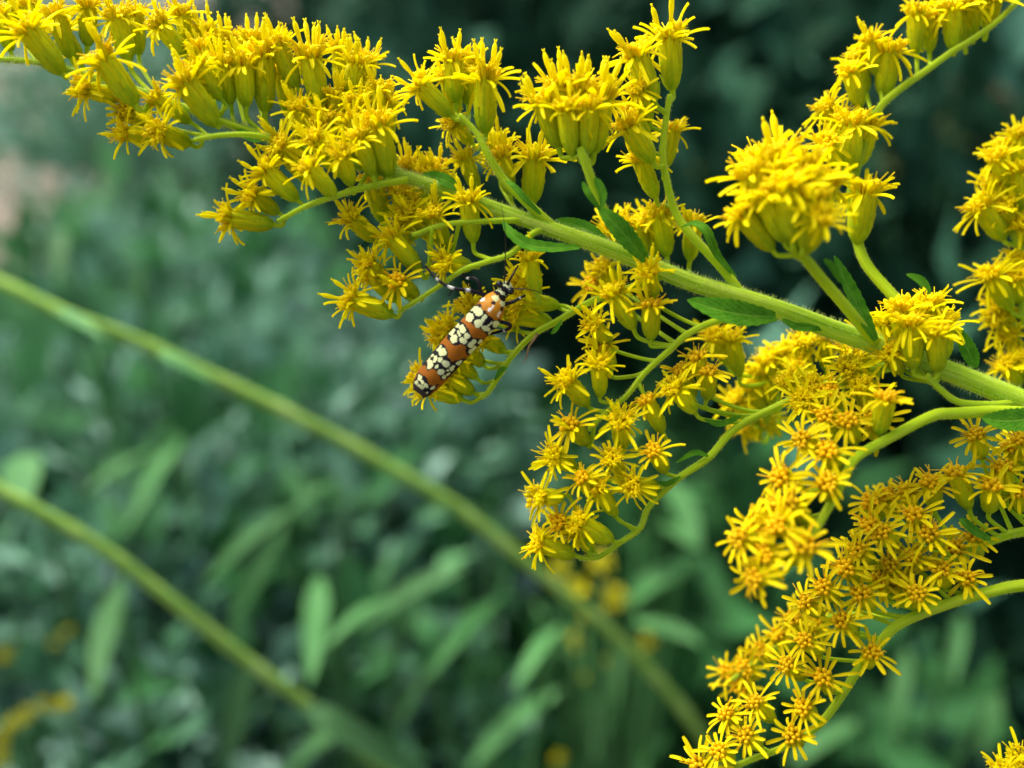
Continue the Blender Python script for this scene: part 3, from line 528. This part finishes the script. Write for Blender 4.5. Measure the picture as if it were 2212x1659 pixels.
# ------------------------------------------------------------------ the moth
def moth():
    A0 = np.array([1120., 330.]); dv = np.array([-980., 1160.]); dv /= np.linalg.norm(dv); nv = np.array([dv[1] * -1, dv[0]])  # nv: left/up side
    nv = np.array([-.7642, -.6456])
    EU = [-200, 0, 60, 150, 280, 430, 600, 850, 1100, 1300, 1430, 1500, 1528]
    EL = [70, 70, 100, 125, 146, 152, 160, 172, 172, 165, 138, 92, 60]; ER = [-70, -70, -110, -165, -212, -205, -190, -178, -170, -160, -140, -112, -90]
    # pattern: polygons of black, cream ellipses (x, y, rx, ry, rot) as seen on the wings
    BLK = [[(745, 520), (790, 462), (880, 440), (895, 500), (950, 548), (1000, 590), (1040, 640), (1120, 625), (1120, 680), (1015, 800), (960, 830), (930, 775), (875, 742), (800, 705), (770, 668), (712, 625), (705, 560)],
           [(585, 670), (640, 645), (705, 690), (755, 780), (785, 848), (830, 848), (920, 860), (900, 930), (740, 1060), (705, 1035), (705, 945), (640, 922), (585, 945), (525, 905), (485, 855), (480, 790)],
           [(405, 915), (450, 925), (490, 990), (495, 1085), (550, 1132), (600, 1112), (710, 1085), (700, 1130), (520, 1300), (425, 1360), (372, 1262), (322, 1212), (250, 1238), (228, 1180), (180, 1170), (320, 1000)],
           [(130, 1270), (160, 1262), (250, 1330), (272, 1408), (340, 1410), (400, 1390), (240, 1570), (170, 1560), (60, 1460), (80, 1380)]]
    CRM = [(850, 528, 74, 52, 40), (752, 602, 48, 58, 20), (855, 676, 52, 52, 30), (925, 612, 30, 52, 35), (945, 735, 56, 34, 20), (1065, 682, 46, 40, -40), (785, 495, 34, 24, -45), (985, 690, 12, 60, 45), (1000, 780, 14, 40, 45),
           (608, 697, 20, 34, 10), (665, 742, 40, 56, -15), (540, 776, 30, 52, 35), (565, 858, 44, 54, 10), (625, 792, 16, 44, -20), (720, 825, 34, 42, -40), (675, 880, 50, 38, 25), (780, 915, 34, 66, 45), (785, 990, 26, 64, 45), (880, 892, 36, 22, -30),
           (390, 968, 14, 52, 35), (428, 1015, 52, 50, 0), (343, 1097, 25, 46, 15), (400, 1105, 30, 33, 0), (283, 1165, 36, 56, 10), (470, 1155, 50, 42, 20), (362, 1190, 22, 26, 0), (412, 1252, 46, 36, 20), (545, 1205, 24, 44, 40), (490, 1232, 18, 15, 0),
           (628, 1142, 46, 22, -30), (497, 1280, 32, 14, -20), (446, 1315, 26, 22, -30), (310, 1055, 12, 28, 35), (265, 1105, 13, 28, 35),
           (160, 1320, 26, 42, 0), (190, 1372, 20, 30, -20), (112, 1390, 25, 42, 15), (170, 1428, 46, 28, 20), (235, 1415, 30, 28, 20), (312, 1440, 42, 15, -35), (240, 1502, 26, 11, -35),
           (1060, 375, 46, 40, 30), (1150, 437, 46, 34, 35)]
    SPOT = [((1040, 432, 26, 18, -30), (0.012, .008, .02)), ((1137, 500, 18, 28, 0), (.012, .008, .02)), ((870, 465, 20, 24, 0), (.01, .008, .01)), ((925, 540, 22, 22, 0), (.01, .008, .01)),
            ((1002, 495, 13, 48, 40), (.85, .82, .72)), ((1098, 568, 12, 40, 25), (.80, .74, .58)), ((905, 390, 40, 13, -40), (.85, .82, .72)), ((965, 640, 30, 40, 35), (.01, .008, .01))]
    ORG = np.array([0.30, 0.094, 0.003]); ORG2 = np.array([0.55, 0.23, 0.008]); CREAM = np.array([0.62, 0.65, 0.30]); BLACK = np.array([.010, .009, .011])
    def inpoly(x, y, poly):
        c = np.zeros(x.shape, bool); j = len(poly) - 1
        for i in range(len(poly)):
            xi, yi = poly[i]; xj, yj = poly[j]
            hit = ((yi > y) != (yj > y)) & (x < (xj - xi) * (y - yi) / (yj - yi + 1e-9) + xi); c ^= hit; j = i
        return c
    def ell(x, y, e):
        a = math.radians(e[4]); dx = x - e[0]; dy = y - e[1]; X = dx * math.cos(a) + dy * math.sin(a); Y = -dx * math.sin(a) + dy * math.cos(a)
        return (np.abs(X / e[2]) ** 2.4 + np.abs(Y / e[3]) ** 2.4) < 1
    def paint(u, p):
        x = A0[0] + dv[0] * u + nv[0] * p; y = A0[1] + dv[1] * u + nv[1] * p
        x = x + 4 * np.sin(y * .09) + 3 * np.sin(y * .23 + 1); y = y + 4 * np.sin(x * .085 + 2) + 3 * np.sin(x * .21)
        c = np.tile(ORG, (len(u), 1)); k = np.clip((330 - u) / 200, 0, 1)[:, None]; c = c * (1 - k) + ORG2 * k
        for b in BLK: c[inpoly(x, y, b)] = BLACK
        for e in CRM: c[ell(x, y, (e[0], e[1], e[2] * .93, e[3] * .93, e[4]))] = CREAM
        for e, q in SPOT: c[ell(x, y, e)] = q
        c[u > 1470] = (.035, .03, .028)
        # head and collar
        h = u < 12; c[h] = CREAM
        for e in ((1165, 268, 50, 30, 40), (1080, 312, 46, 22, 35), (1148, 372, 50, 34, 35), (1205, 202, 26, 16, 30), (1190, 320, 16, 30, 30)):
            c[ell(x, y, e) & (u < 45)] = BLACK
        return c
    def to3(u, p, h):                       # u along, p across (picture units of the close-up), h height in mm
        x = A0[0] + dv[0] * u + nv[0] * p; y = A0[1] + dv[1] * u + nv[1] * p
        return fp(877.8 + .1818 * x, 576 + .1818 * y, 1.7 + h)
    zmm = .1818 / PXM
    root = link('moth', None, label='slender orange moth with black bands and cream spots clinging to the goldenrod', cat='moth')
    org = to3(760, 0, -1.2); root.location = org
    def part(name, V, F, mat, col=None, parent=root):
        return link(name, mesh(name, [v - org for v in V], F, col=col), mat, parent)
    def wing(name, a0, a1, lift, u0):
        nu, na = 300, 90; V = []; F = []; U = np.zeros(nu * na); Pp = np.zeros(nu * na)
        for i in range(nu):
            u = u0 + (1526 - u0) * i / (nu - 1); l = np.interp(u, EU, EL) + 4; r = np.interp(u, EU, ER) - 4; c = (l + r) / 2; hw = (l - r) / 2
            tail = max(0, (u - 1440) / 90)
            for k in range(na):
                a = R(a0 + (a1 - a0) * k / (na - 1)); pp = c + hw * math.sin(a) * (1 if abs(a) < R(90) else .97); hh = hw * zmm * .92 * math.cos(a) * (1 - .25 * tail) - .15 * tail
                jag = 14 * math.sin(k * 1.9) * (i == nu - 1)
                V.append(to3(u + jag, pp, hh + lift - .12 * (u > 1480) * (u - 1480) / 46)); U[i * na + k] = u; Pp[i * na + k] = pp
        for i in range(nu - 1):
            for k in range(na - 1): F.append((i * na + k, i * na + k + 1, (i + 1) * na + k + 1, (i + 1) * na + k))
        part(name, V, F, M_WING, paint(U, Pp))
    wing('forewing', -128, 6, .035, 262); wing('forewing', 2, 125, .0, 252)
    # body: head, collar, thorax and abdomen as one lathe, legs grown out of it
    BU = [-182, -176, -160, -135, -100, -65, -40, -22, 0, 40, 100, 200, 290, 400, 800, 1200, 1400, 1460]
    BR_ = [6, 32, 56, 74, 82, 76, 68, 66, 78, 102, 138, 172, 182, 172, 150, 120, 70, 8]
    nu, na = 260, 56; V = []; F = []; U = np.zeros(nu * na); Pp = np.zeros(nu * na); us = np.concatenate([np.linspace(-182, 330, 200), np.linspace(345, 1460, 60)])
    for i, u in enumerate(us):
        l = np.interp(u, EU, EL); r = np.interp(u, EU, ER); c = (l + r) / 2; hw = np.interp(u, BU, BR_)
        for k in range(na):
            a = 2 * math.pi * k / na; V.append(to3(u, c + hw * math.sin(a), hw * zmm * .9 * math.cos(a) - (.05 if u > 330 else 0) - (.28 if u < 0 else .28 * max(0, 1 - u / 120)))); U[i * na + k] = u; Pp[i * na + k] = c + hw * math.sin(a)
    for i in range(nu - 1):
        for k in range(na): F.append((i * na + k, i * na + (k + 1) % na, (i + 1) * na + (k + 1) % na, (i + 1) * na + k))
    F.append(tuple(range(na - 1, -1, -1))); F.append(tuple((nu - 1) * na + k for k in range(na)))
    C = list(map(tuple, paint(U, Pp)))
    def leg(pts, r0, r1, bands=()):
        P = smooth_path([fp(*q) for q in pts], 6); n = len(P); v, f, uv = tube(P, lerp_rad(r0 * 1.15 * mm, r1 * 1.3 * mm, n), 8); o = len(V); V.extend(v); F.extend(tuple(q + o for q in g) for g in f)
        for i in range(n):
            t = i / (n - 1); cr = any(abs(t - b) < .022 for b in bands); C.extend([(.72, .70, .6) if cr else (.012, .011, .014)] * 8)
    leg([(1056, 640, 1.4), (1017, 628, 2.2), (977, 622, 2.2), (945, 604, 1.8), (920, 576, 1.2)], .17, .07, (.28, .52, .76))
    leg([(980, 623, 2.2), (974, 632, 2.1), (970, 640, 1.9)], .07, .04)
    leg([(1046, 642, 1.2), (1039, 630, 1.8), (1034, 610, 2.0), (1023, 600, 1.8), (1008, 601, 1.4), (1001, 594, 1.1), (997, 584, .9)], .13, .07, (.62,))
    leg([(1088, 658, 1.2), (1108, 652, 1.8), (1120, 646, 1.8), (1134, 638, 1.2)], .15, .07, (.72,))
    leg([(1060, 690, 1.0), (1086, 696, 1.5), (1102, 702, 1.4), (1097, 711, 1.0), (1080, 716, .7), (1056, 722, .4)], .16, .09, (.7,))
    leg([(1097, 612, 1.9), (1104, 600, 2.3), (1112, 586, 2.2), (1119, 574, 1.6)], .09, .05)
    body = part('body', V, F, M_BODY, np.array(C))
    def eye(x, y, dz, r):
        c = fp(877.8 + .1818 * x, 576 + .1818 * y, dz); v = []; f = []; n1, n2 = 10, 16
        for i in range(n1 + 1):
            th = math.pi * i / n1
            for k in range(n2): ph = 2 * math.pi * k / n2; v.append(c + Vector((math.sin(th) * math.cos(ph), math.sin(th) * math.sin(ph), math.cos(th))) * r * mm)
        for i in range(n1):
            for k in range(n2): f.append((i * n2 + k, i * n2 + (k + 1) % n2, (i + 1) * n2 + (k + 1) % n2, (i + 1) * n2 + k))
        part('eye', v, f, M_EYE)
    eye(1106, 210, 1.7, .29); eye(1240, 290, 1.7, .29)
    for pts in ([(1089, 612, 1.8), (1090, 590, 2.2), (1091.5, 560, 2.6), (1092, 535, 3.0), (1090, 490, 3.8), (1084, 446, 4.6)], [(1104, 622, 1.8), (1120, 624, 2.0), (1138, 624.5, 2.1), (1168, 632, 1.6), (1200, 645, .8)]):
        P = smooth_path([fp(*q) for q in pts], 6); v, f, uv = tube(P, lerp_rad(.062 * mm, .018 * mm, len(P)), 7); part('antenna', v, f, M_ANT)
moth()

# ------------------------------------------------------------------ out-of-focus canes behind the plume
def cane(pts, w0, w1, label, leaves=()):
    P3 = [pt(x, y, d * 1.5) for x, y, d in pts]; e = P3[-1]
    dr = (P3[-1] - P3[-2]).normalized(); P3 += [e + dr * .04, e + dr * .08 - Vector((0, 0, .02)), Vector((e.x + dr.x * .14, e.y + dr.y * .14, e.z * .5)), Vector((e.x + dr.x * .2, e.y + dr.y * .2, -.01))]
    g = P3[-1]; root = link('goldenrod_cane', None, label=label, cat='stem'); root.location = g
    sp = smooth_path([p - g for p in P3], 10); V, F, UV = tube(sp, [q * (1.12 if i % 9 == 4 else (1.04 if i % 9 in (3, 5) else 1)) for i, q in enumerate(lerp_rad(w0 / 2 * mm, w1 / 2 * mm, len(sp)))], 12)
    link('stalk', mesh('stalk', V, F, uv=np.array(UV)), M_CANE, root)
    for pts, hw in leaves:
        V, F, UV = blade([pt(q[0], q[1], q[2] * 1.48) - g for q in pts], hw * mm, (TOCAM + UP).normalized(), .2, 12, thick=.1 * mm); link('leaf', mesh('leaf', V, F, uv=np.array(UV)), M_LANCE, root)
cane([(-120, 545, .112), (0, 610, .112), (170, 690, .112), (300, 738, .114), (600, 880, .118), (800, 985, .122), (1000, 1105, .126), (1200, 1265, .132), (1330, 1375, .138), (1450, 1500, .146), (1530, 1610, .154), (1600, 1720, .165)], 2.1, 2.7,
     'long pale green bare cane slanting behind the insect, out of focus', [([(120, 668, .113), (165, 690, .108), (230, 735, .104)], 1.0), ([(345, 760, .114), (370, 775, .108), (470, 830, .105)], .9)])
cane([(-120, 985, .105), (0, 1058, .106), (150, 1140, .108), (250, 1205, .110), (400, 1320, .113), (500, 1400, .116), (620, 1490, .120), (760, 1600, .126), (900, 1720, .134)], 2.0, 2.6,
     'yellow green bare cane slanting across below the longer cane, out of focus', [([(660, 1525, .121), (760, 1585, .12), (1010, 1740, .125)], 2.6)])

# ------------------------------------------------------------------ background plants
def leaf_cloud(n, size, shape, up=.4, flat=.5, seed=0, bias=.5, rmean=.45):
    """n small folded leaves inside shape(); per-leaf random brightness in Col.r"""
    g = np.random.default_rng(seed); c = shape(n, g); cen = c.mean(0)
    d = c - cen; d /= np.linalg.norm(d, axis=1)[:, None] + 1e-9; d = d * .7 + g.normal(size=(n, 3)) * .7; d[:, 2] += up; d /= np.linalg.norm(d, axis=1)[:, None]
    a = g.normal(size=(n, 3)); s = np.cross(d, a); s /= np.linalg.norm(s, axis=1)[:, None]; u = np.cross(s, d)
    L = size * g.uniform(.6, 1.4, n)[:, None]; wv = L * g.uniform(.16, .30, n)[:, None]
    V = np.stack([c, c + d * L * .45 + s * wv + u * wv * flat, c + d * L * .5, c + d * L * .45 - s * wv + u * wv * flat, c + d * L - u * wv * .4], 1).reshape(-1, 3)
    b = np.arange(n)[:, None] * 5; F = np.concatenate([b + np.array([[0, 1, 2]]), b + np.array([[0, 2, 3]]), b + np.array([[1, 4, 2]]), b + np.array([[2, 4, 3]])], 0)
    q = np.clip(g.beta(1.5, 1.5 / rmean - 1.5, n), 0, 1); col = np.repeat(q, 5)[:, None] * np.ones((1, 3))
    return V, F, col
def np_mesh(name, V, F, col):
    me = bpy.data.meshes.new(name); me.vertices.add(len(V)); me.vertices.foreach_set('co', V.astype(np.float32).ravel())
    me.loops.add(len(F) * 3); me.loops.foreach_set('vertex_index', F.astype(np.int32).ravel())
    me.polygons.add(len(F)); me.polygons.foreach_set('loop_start', np.arange(0, len(F) * 3, 3, dtype=np.int32)); me.polygons.foreach_set('loop_total', np.full(len(F), 3, np.int32))
    a = me.attributes.new('Col', 'FLOAT_COLOR', 'POINT'); c = np.ones((len(V), 4), np.float32); c[:, :3] = col; a.data.foreach_set('color', c.ravel())
    me.update(calc_edges=True); return me
def shrub(name, label, cat, cx, cy, depth, rad, hgt, n, size, mat, group, seed, up=.4, rmean=.45, stems=7):
    c = pt(cx, cy, depth); base = Vector((c.x, c.y, 0)); root = link(name, None, label=label, cat=cat, group=group); root.location = base
    top = c.z
    def shape(n, g):
        th = g.uniform(0, 2 * np.pi, n); ph = np.arccos(g.uniform(-1, 1, n)); rr = g.uniform(.25, 1, n) ** .45
        p = np.stack([np.sin(ph) * np.cos(th) * rad * rr, np.sin(ph) * np.sin(th) * rad * rr, np.cos(ph) * hgt * rr], 1)
        p *= (1 + .22 * np.sin(th * 3 + seed) + .15 * np.sin(th * 5 + ph * 4 + seed))[:, None]
        p[:, 2] += top
        p[:, 2] = np.maximum(p[:, 2], g.uniform(.01, .06, n)); return p
    V, F, col = leaf_cloud(n, size, shape, up, .5, seed, rmean=rmean); link('foliage', np_mesh('foliage', V, F, col), mat, root, kind='stuff')
    r = random.Random(seed)
    for k in range(stems):
        a = r.uniform(0, 6.28); q = r.uniform(.2, .75); e = Vector((math.cos(a) * rad * q, math.sin(a) * rad * q, top + hgt * r.uniform(-.1, .6)))
        V, F, UV = tube(smooth_path([Vector((e.x * .15, e.y * .15, -.01)), Vector((e.x * .5, e.y * .5, top * .55)), e], 5), lerp_rad(.003, .0012, 11), 6); link('stem', mesh('stem', V, F), M_WOOD, root)
SG = 'silvery grey-green low shrubs behind the canes'
sil = [(90, 1010, .42), (330, 900, .44), (560, 800, .48), (60, 790, .6), (400, 650, .65), (130, 1330, .36), (430, 1120, .40), (700, 1010, .44), (260, 1590, .33), (620, 1560, .35), (820, 900, .52), (480, 380, 1.1), (220, 190, 1.2), (330, 250, 1.2), (720, 780, .62),
       (50, 1560, .33), (250, 1300, .38), (560, 1300, .38), (200, 1130, .42), (420, 1480, .34), (450, 760, .55), (850, 1180, .45), (250, 760, .55), (-260, 760, .7), (-330, 1150, .48), (-420, 420, 1.2), (-200, 1500, .38), (90, 1200, .36), (330, 1180, .37), (520, 930, .44)]
for i, (x, y, d) in enumerate(sil):
    shrub('silver_shrub', 'low silvery grey-green shrub of small leaves in the blurred background', 'shrub', x, y + 40 * .6 / d, d, .03 + .11 * d, .02 + .085 * d, 750, .010 + .016 * d, M_SILVER, SG, 200 + i, up=.5, rmean=.42)
DG = 'dark green shrubs behind the plume'
drk = [(1000, 120, 1.15), (1250, 140, 1.0), (1500, 130, 1.0), (1760, 120, 1.0), (2000, 150, 1.0), (2200, 180, .95), (820, 60, 1.4), (1250, 420, .85), (1550, 400, .85), (1850, 480, .8), (2150, 600, .78), (1100, 320, 1.0), (1350, 760, .75), (1700, 800, .7), (2100, 950, .66), (1050, 700, .8)]
for i, (x, y, d) in enumerate(drk):
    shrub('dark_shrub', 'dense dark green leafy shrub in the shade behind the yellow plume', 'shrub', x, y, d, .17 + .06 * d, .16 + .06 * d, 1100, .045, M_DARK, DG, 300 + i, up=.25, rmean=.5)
GG = 'green herbs below the plume'
grn = [(1000, 1180, .52), (1250, 1100, .55), (1500, 1250, .5), (1150, 1480, .44), (1450, 1550, .42), (850, 1400, .47), (1750, 1350, .5), (2050, 1450, .5), (1850, 1620, .45), (2200, 1250, .55)]
for i, (x, y, d) in enumerate(grn):
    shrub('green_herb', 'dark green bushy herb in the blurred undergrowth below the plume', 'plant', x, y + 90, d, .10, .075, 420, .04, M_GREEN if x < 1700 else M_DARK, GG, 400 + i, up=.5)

for i, (x, y, d) in enumerate([(300, 1000, .40), (600, 1130, .40), (150, 880, .46), (520, 720, .50), (80, 1430, .35), (700, 1400, .36), (400, 1300, .36), (230, 620, .6)]):
    shrub('green_herb', 'mid green herb with longer leaves growing between the silvery shrubs', 'plant', x, y + 20, d, .03 + .07 * d, .02 + .07 * d, 80, .032, M_MID, 'green herbs among the silvery shrubs', 500 + i, up=.6, rmean=.5)

# long lance-shaped leaves that can be told apart, grouped into plants
def lance_plant(label, depth, leaves, bx, by, group=None):
    e = pt(bx, by, depth); g = Vector((e.x + .01, e.y, -.005)); root = link('lance_leaf_plant', None, label=label, cat='plant', group=group); root.location = g
    tops = []
    for k, (x0, y0, x1, y1, hw) in enumerate(leaves):
        r = random.Random(int(x0 * 7 + y0)); d0 = depth + r.uniform(-.012, .012); d1 = d0 + r.uniform(-.05, .01); px = d0 * 1000 * 2 * HX / 2212
        a = pt(x0, y0, d0); b = pt(x1, y1, d1); mid = a.lerp(b, .5) + UP * (a - b).length * .07
        V, F, UV = blade([p - g for p in (a, mid, b)], hw * .82 * px * mm, (TOCAM * .8 + UP * .8 + RIGHT * r.uniform(-.4, .4)).normalized(), .18, 12, thick=.15 * mm)
        link('leaf', mesh('leaf', V, F, uv=np.array(UV)), M_LANCE, root); tops.append(a)
    c = sum(tops, Vector()) / len(tops)
    for a in tops:
        q = c - g; V, F, UV = tube(smooth_path([Vector((0, 0, -.005)), q * .6, (a - g) * .75 + q * .22 - Vector((0, 0, .01)), a - g], 5), lerp_rad(.0018, .0009, 16), 6); link('stem', mesh('stem', V, F), M_LANCE, root)
lance_plant('blurred plant with a pair of pale lance-shaped leaves between the two canes', .27, [(622, 1103, 497, 1360, 34), (622, 1103, 436, 1265, 20), (738, 1048, 618, 1116, 13)], 640, 1500)
lance_plant('blurred plant with broad hanging lance leaf below the shorter cane', .25, [(262, 1255, 200, 1516, 38), (45, 985, 52, 1100, 46)], 260, 1700)
lance_plant('blurred plant with lance leaves hanging where the shorter cane leaves the picture', .25, [(532, 1430, 484, 1680, 34), (692, 1245, 668, 1485, 30), (880, 1290, 694, 1404, 23), (760, 1560, 600, 1690, 26)], 760, 1780)
lance_plant('blurred plant with narrow slanting lance leaves under the longer cane', .27, [(995, 1228, 766, 1366, 24), (1068, 1300, 920, 1468, 22), (922, 1453, 858, 1575, 15), (1215, 1350, 1110, 1500, 21), (1060, 1113, 888, 1122, 15)], 1080, 1700)
lance_plant('blurred plant with bright green lance leaves beside the small background flowers', .29, [(1480, 1226, 1345, 1314, 28), (1375, 1344, 1520, 1394, 22), (1349, 1390, 1272, 1665, 32), (1199, 1495, 1008, 1665, 28), (1440, 1036, 1514, 1190, 30), (1386, 1140, 1500, 1185, 40)], 1400, 1700)
lance_plant('blurred thin grey-green stalks and lance leaves among the silvery shrubs', .33, [(394, 948, 270, 1152, 19), (330, 972, 174, 1072, 15), (404, 1022, 383, 1280, 12), (302, 566, 294, 672, 19), (127, 495, 126, 612, 19), (60, 436, 36, 560, 23)], 420, 1500)
lance_plant('blurred plant with dark lance leaves under the lowest flowering branch', .32, [(1960, 1400, 1930, 1600, 22), (2080, 1330, 2060, 1480, 20), (1850, 1560, 1700, 1659, 24), (2160, 1500, 2120, 1640, 20)], 2000, 1750)
rr = random.Random(5)
for i, (cx, cy, d) in enumerate([(200, 800, .5), (560, 980, .45), (820, 1200, .42), (1150, 1330, .40), (1600, 1560, .42), (950, 1600, .36), (350, 1430, .38), (1380, 950, .5), (150, 1180, .42), (640, 1380, .38)]):
    lv = []
    for k in range(6):
        x0 = cx + rr.uniform(-110, 110); y0 = cy + rr.uniform(-90, 90); a = rr.uniform(.9, 2.6); L = rr.uniform(90, 190); lv.append((x0, y0, x0 + math.cos(a) * L, y0 + math.sin(a) * L, rr.uniform(9, 17)))
    lance_plant('blurred narrow-leaved green plant further back among the undergrowth', d, lv, cx + 30, cy + 300, 'narrow-leaved plants in the undergrowth')

# small out-of-focus flowers
def far_flowers(name, label, cat, depth, spots, mat, bx, by):
    e = pt(bx, by, depth); g = Vector((e.x, e.y, -.005)); root = link(name, None, label=label, cat=cat); root.location = g
    for (x, y, rp) in spots:
        r = random.Random(int(x * 3 + y)); c = pt(x, y, depth + r.uniform(-.01, .01)) - g; px = depth * 2 * HX / 2212; b = MB()
        for k in range(26):
            d = Vector((r.gauss(0, 1), r.gauss(0, 1), r.gauss(0, 1) + .3)).normalized(); s = d.orthogonal().normalized(); L = rp * px * r.uniform(.7, 1.15)
            b.add([c + s * L * .12, c + d * L * .6 + s * L * .22, c + d * L, c + d * L * .6 - s * L * .22, c - s * L * .12], [(0, 1, 2, 3, 4)])
        link('flower', b.mesh('flower'), mat, root)
        V, F, UV = tube(smooth_path([Vector((0, 0, -.005)), c * .6 + Vector((.004, 0, 0)), c], 5), lerp_rad(.0015, .0006, 11), 6); link('stem', mesh('stem', V, F), M_LANCE, root)
far_flowers('background_goldenrod', 'small blurred yellow flower cluster hanging below the middle flower branch', 'flower', .24, [(1250, 1270, 32), (1325, 1290, 40), (1300, 1215, 30), (1210, 1225, 30), (1270, 1330, 20)], M_FARYEL, 1330, 1650)
far_flowers('background_goldenrod', 'faint blurred yellow flowers along the lower end of the longer cane', 'flower', .30, [(1245, 1385, 24), (1400, 1385, 22), (1310, 1430, 20), (1260, 1470, 18), (1210, 1640, 18)], M_FARYEL, 1330, 1720)
far_flowers('background_goldenrod', 'blurred orange-yellow flower spot right of the pale lance leaves', 'flower', .42, [(738, 1120, 26), (700, 1170, 15), (730, 1095, 14)], M_FARYEL, 760, 1500)
far_flowers('background_goldenrod', 'blurred yellow flower spray left of the hanging broad leaf', 'flower', .30, [(40, 1405, 26), (70, 1410, 20), (10, 1415, 24), (120, 1390, 14), (145, 1365, 14), (165, 1340, 13)], M_FARYEL, 100, 1750)
far_flowers('background_goldenrod', 'blurred yellow-green flower spike curving up at the left edge under the spray', 'flower', .24, [(10, 1600, 22), (30, 1560, 22), (60, 1540, 22), (100, 1525, 22), (140, 1520, 22), (0, 1640, 20)], M_FARYEL, 40, 1760)
far_flowers('background_goldenrod', 'dull blurred yellow flowers among the silvery shrubs above the longer cane', 'flower', .45, [(130, 790, 18), (165, 830, 24), (200, 850, 22), (140, 860, 20), (625, 835, 16), (655, 850, 13), (230, 900, 18)], M_FARYEL, 190, 1300)
far_flowers('background_goldenrod', 'single blurred yellow flower spot in the dark between two upright flower branches', 'flower', .6, [(1525, 365, 26), (1515, 380, 18)], M_FARYEL, 1540, 900)
far_flowers('background_seedhead', 'blurred reddish brown seed heads in the dark behind the upper right branch', 'seed head', .6, [(2055, 180, 18), (2165, 200, 20), (2180, 225, 16), (2080, 200, 14)], M_FARORG, 2120, 900)
far_flowers('background_seedhead', 'blurred pale green seed heads under the upper right branch', 'seed head', .55, [(2020, 270, 22), (2060, 290, 20), (1905, 350, 22), (1930, 370, 18), (2090, 310, 16)], plant_mat('far_pale', [(.3, (.16, .22, .06)), (.7, (.24, .30, .10))], transl=.2), 2050, 900)
print('heads', len(HEADS), 'petals', npet)
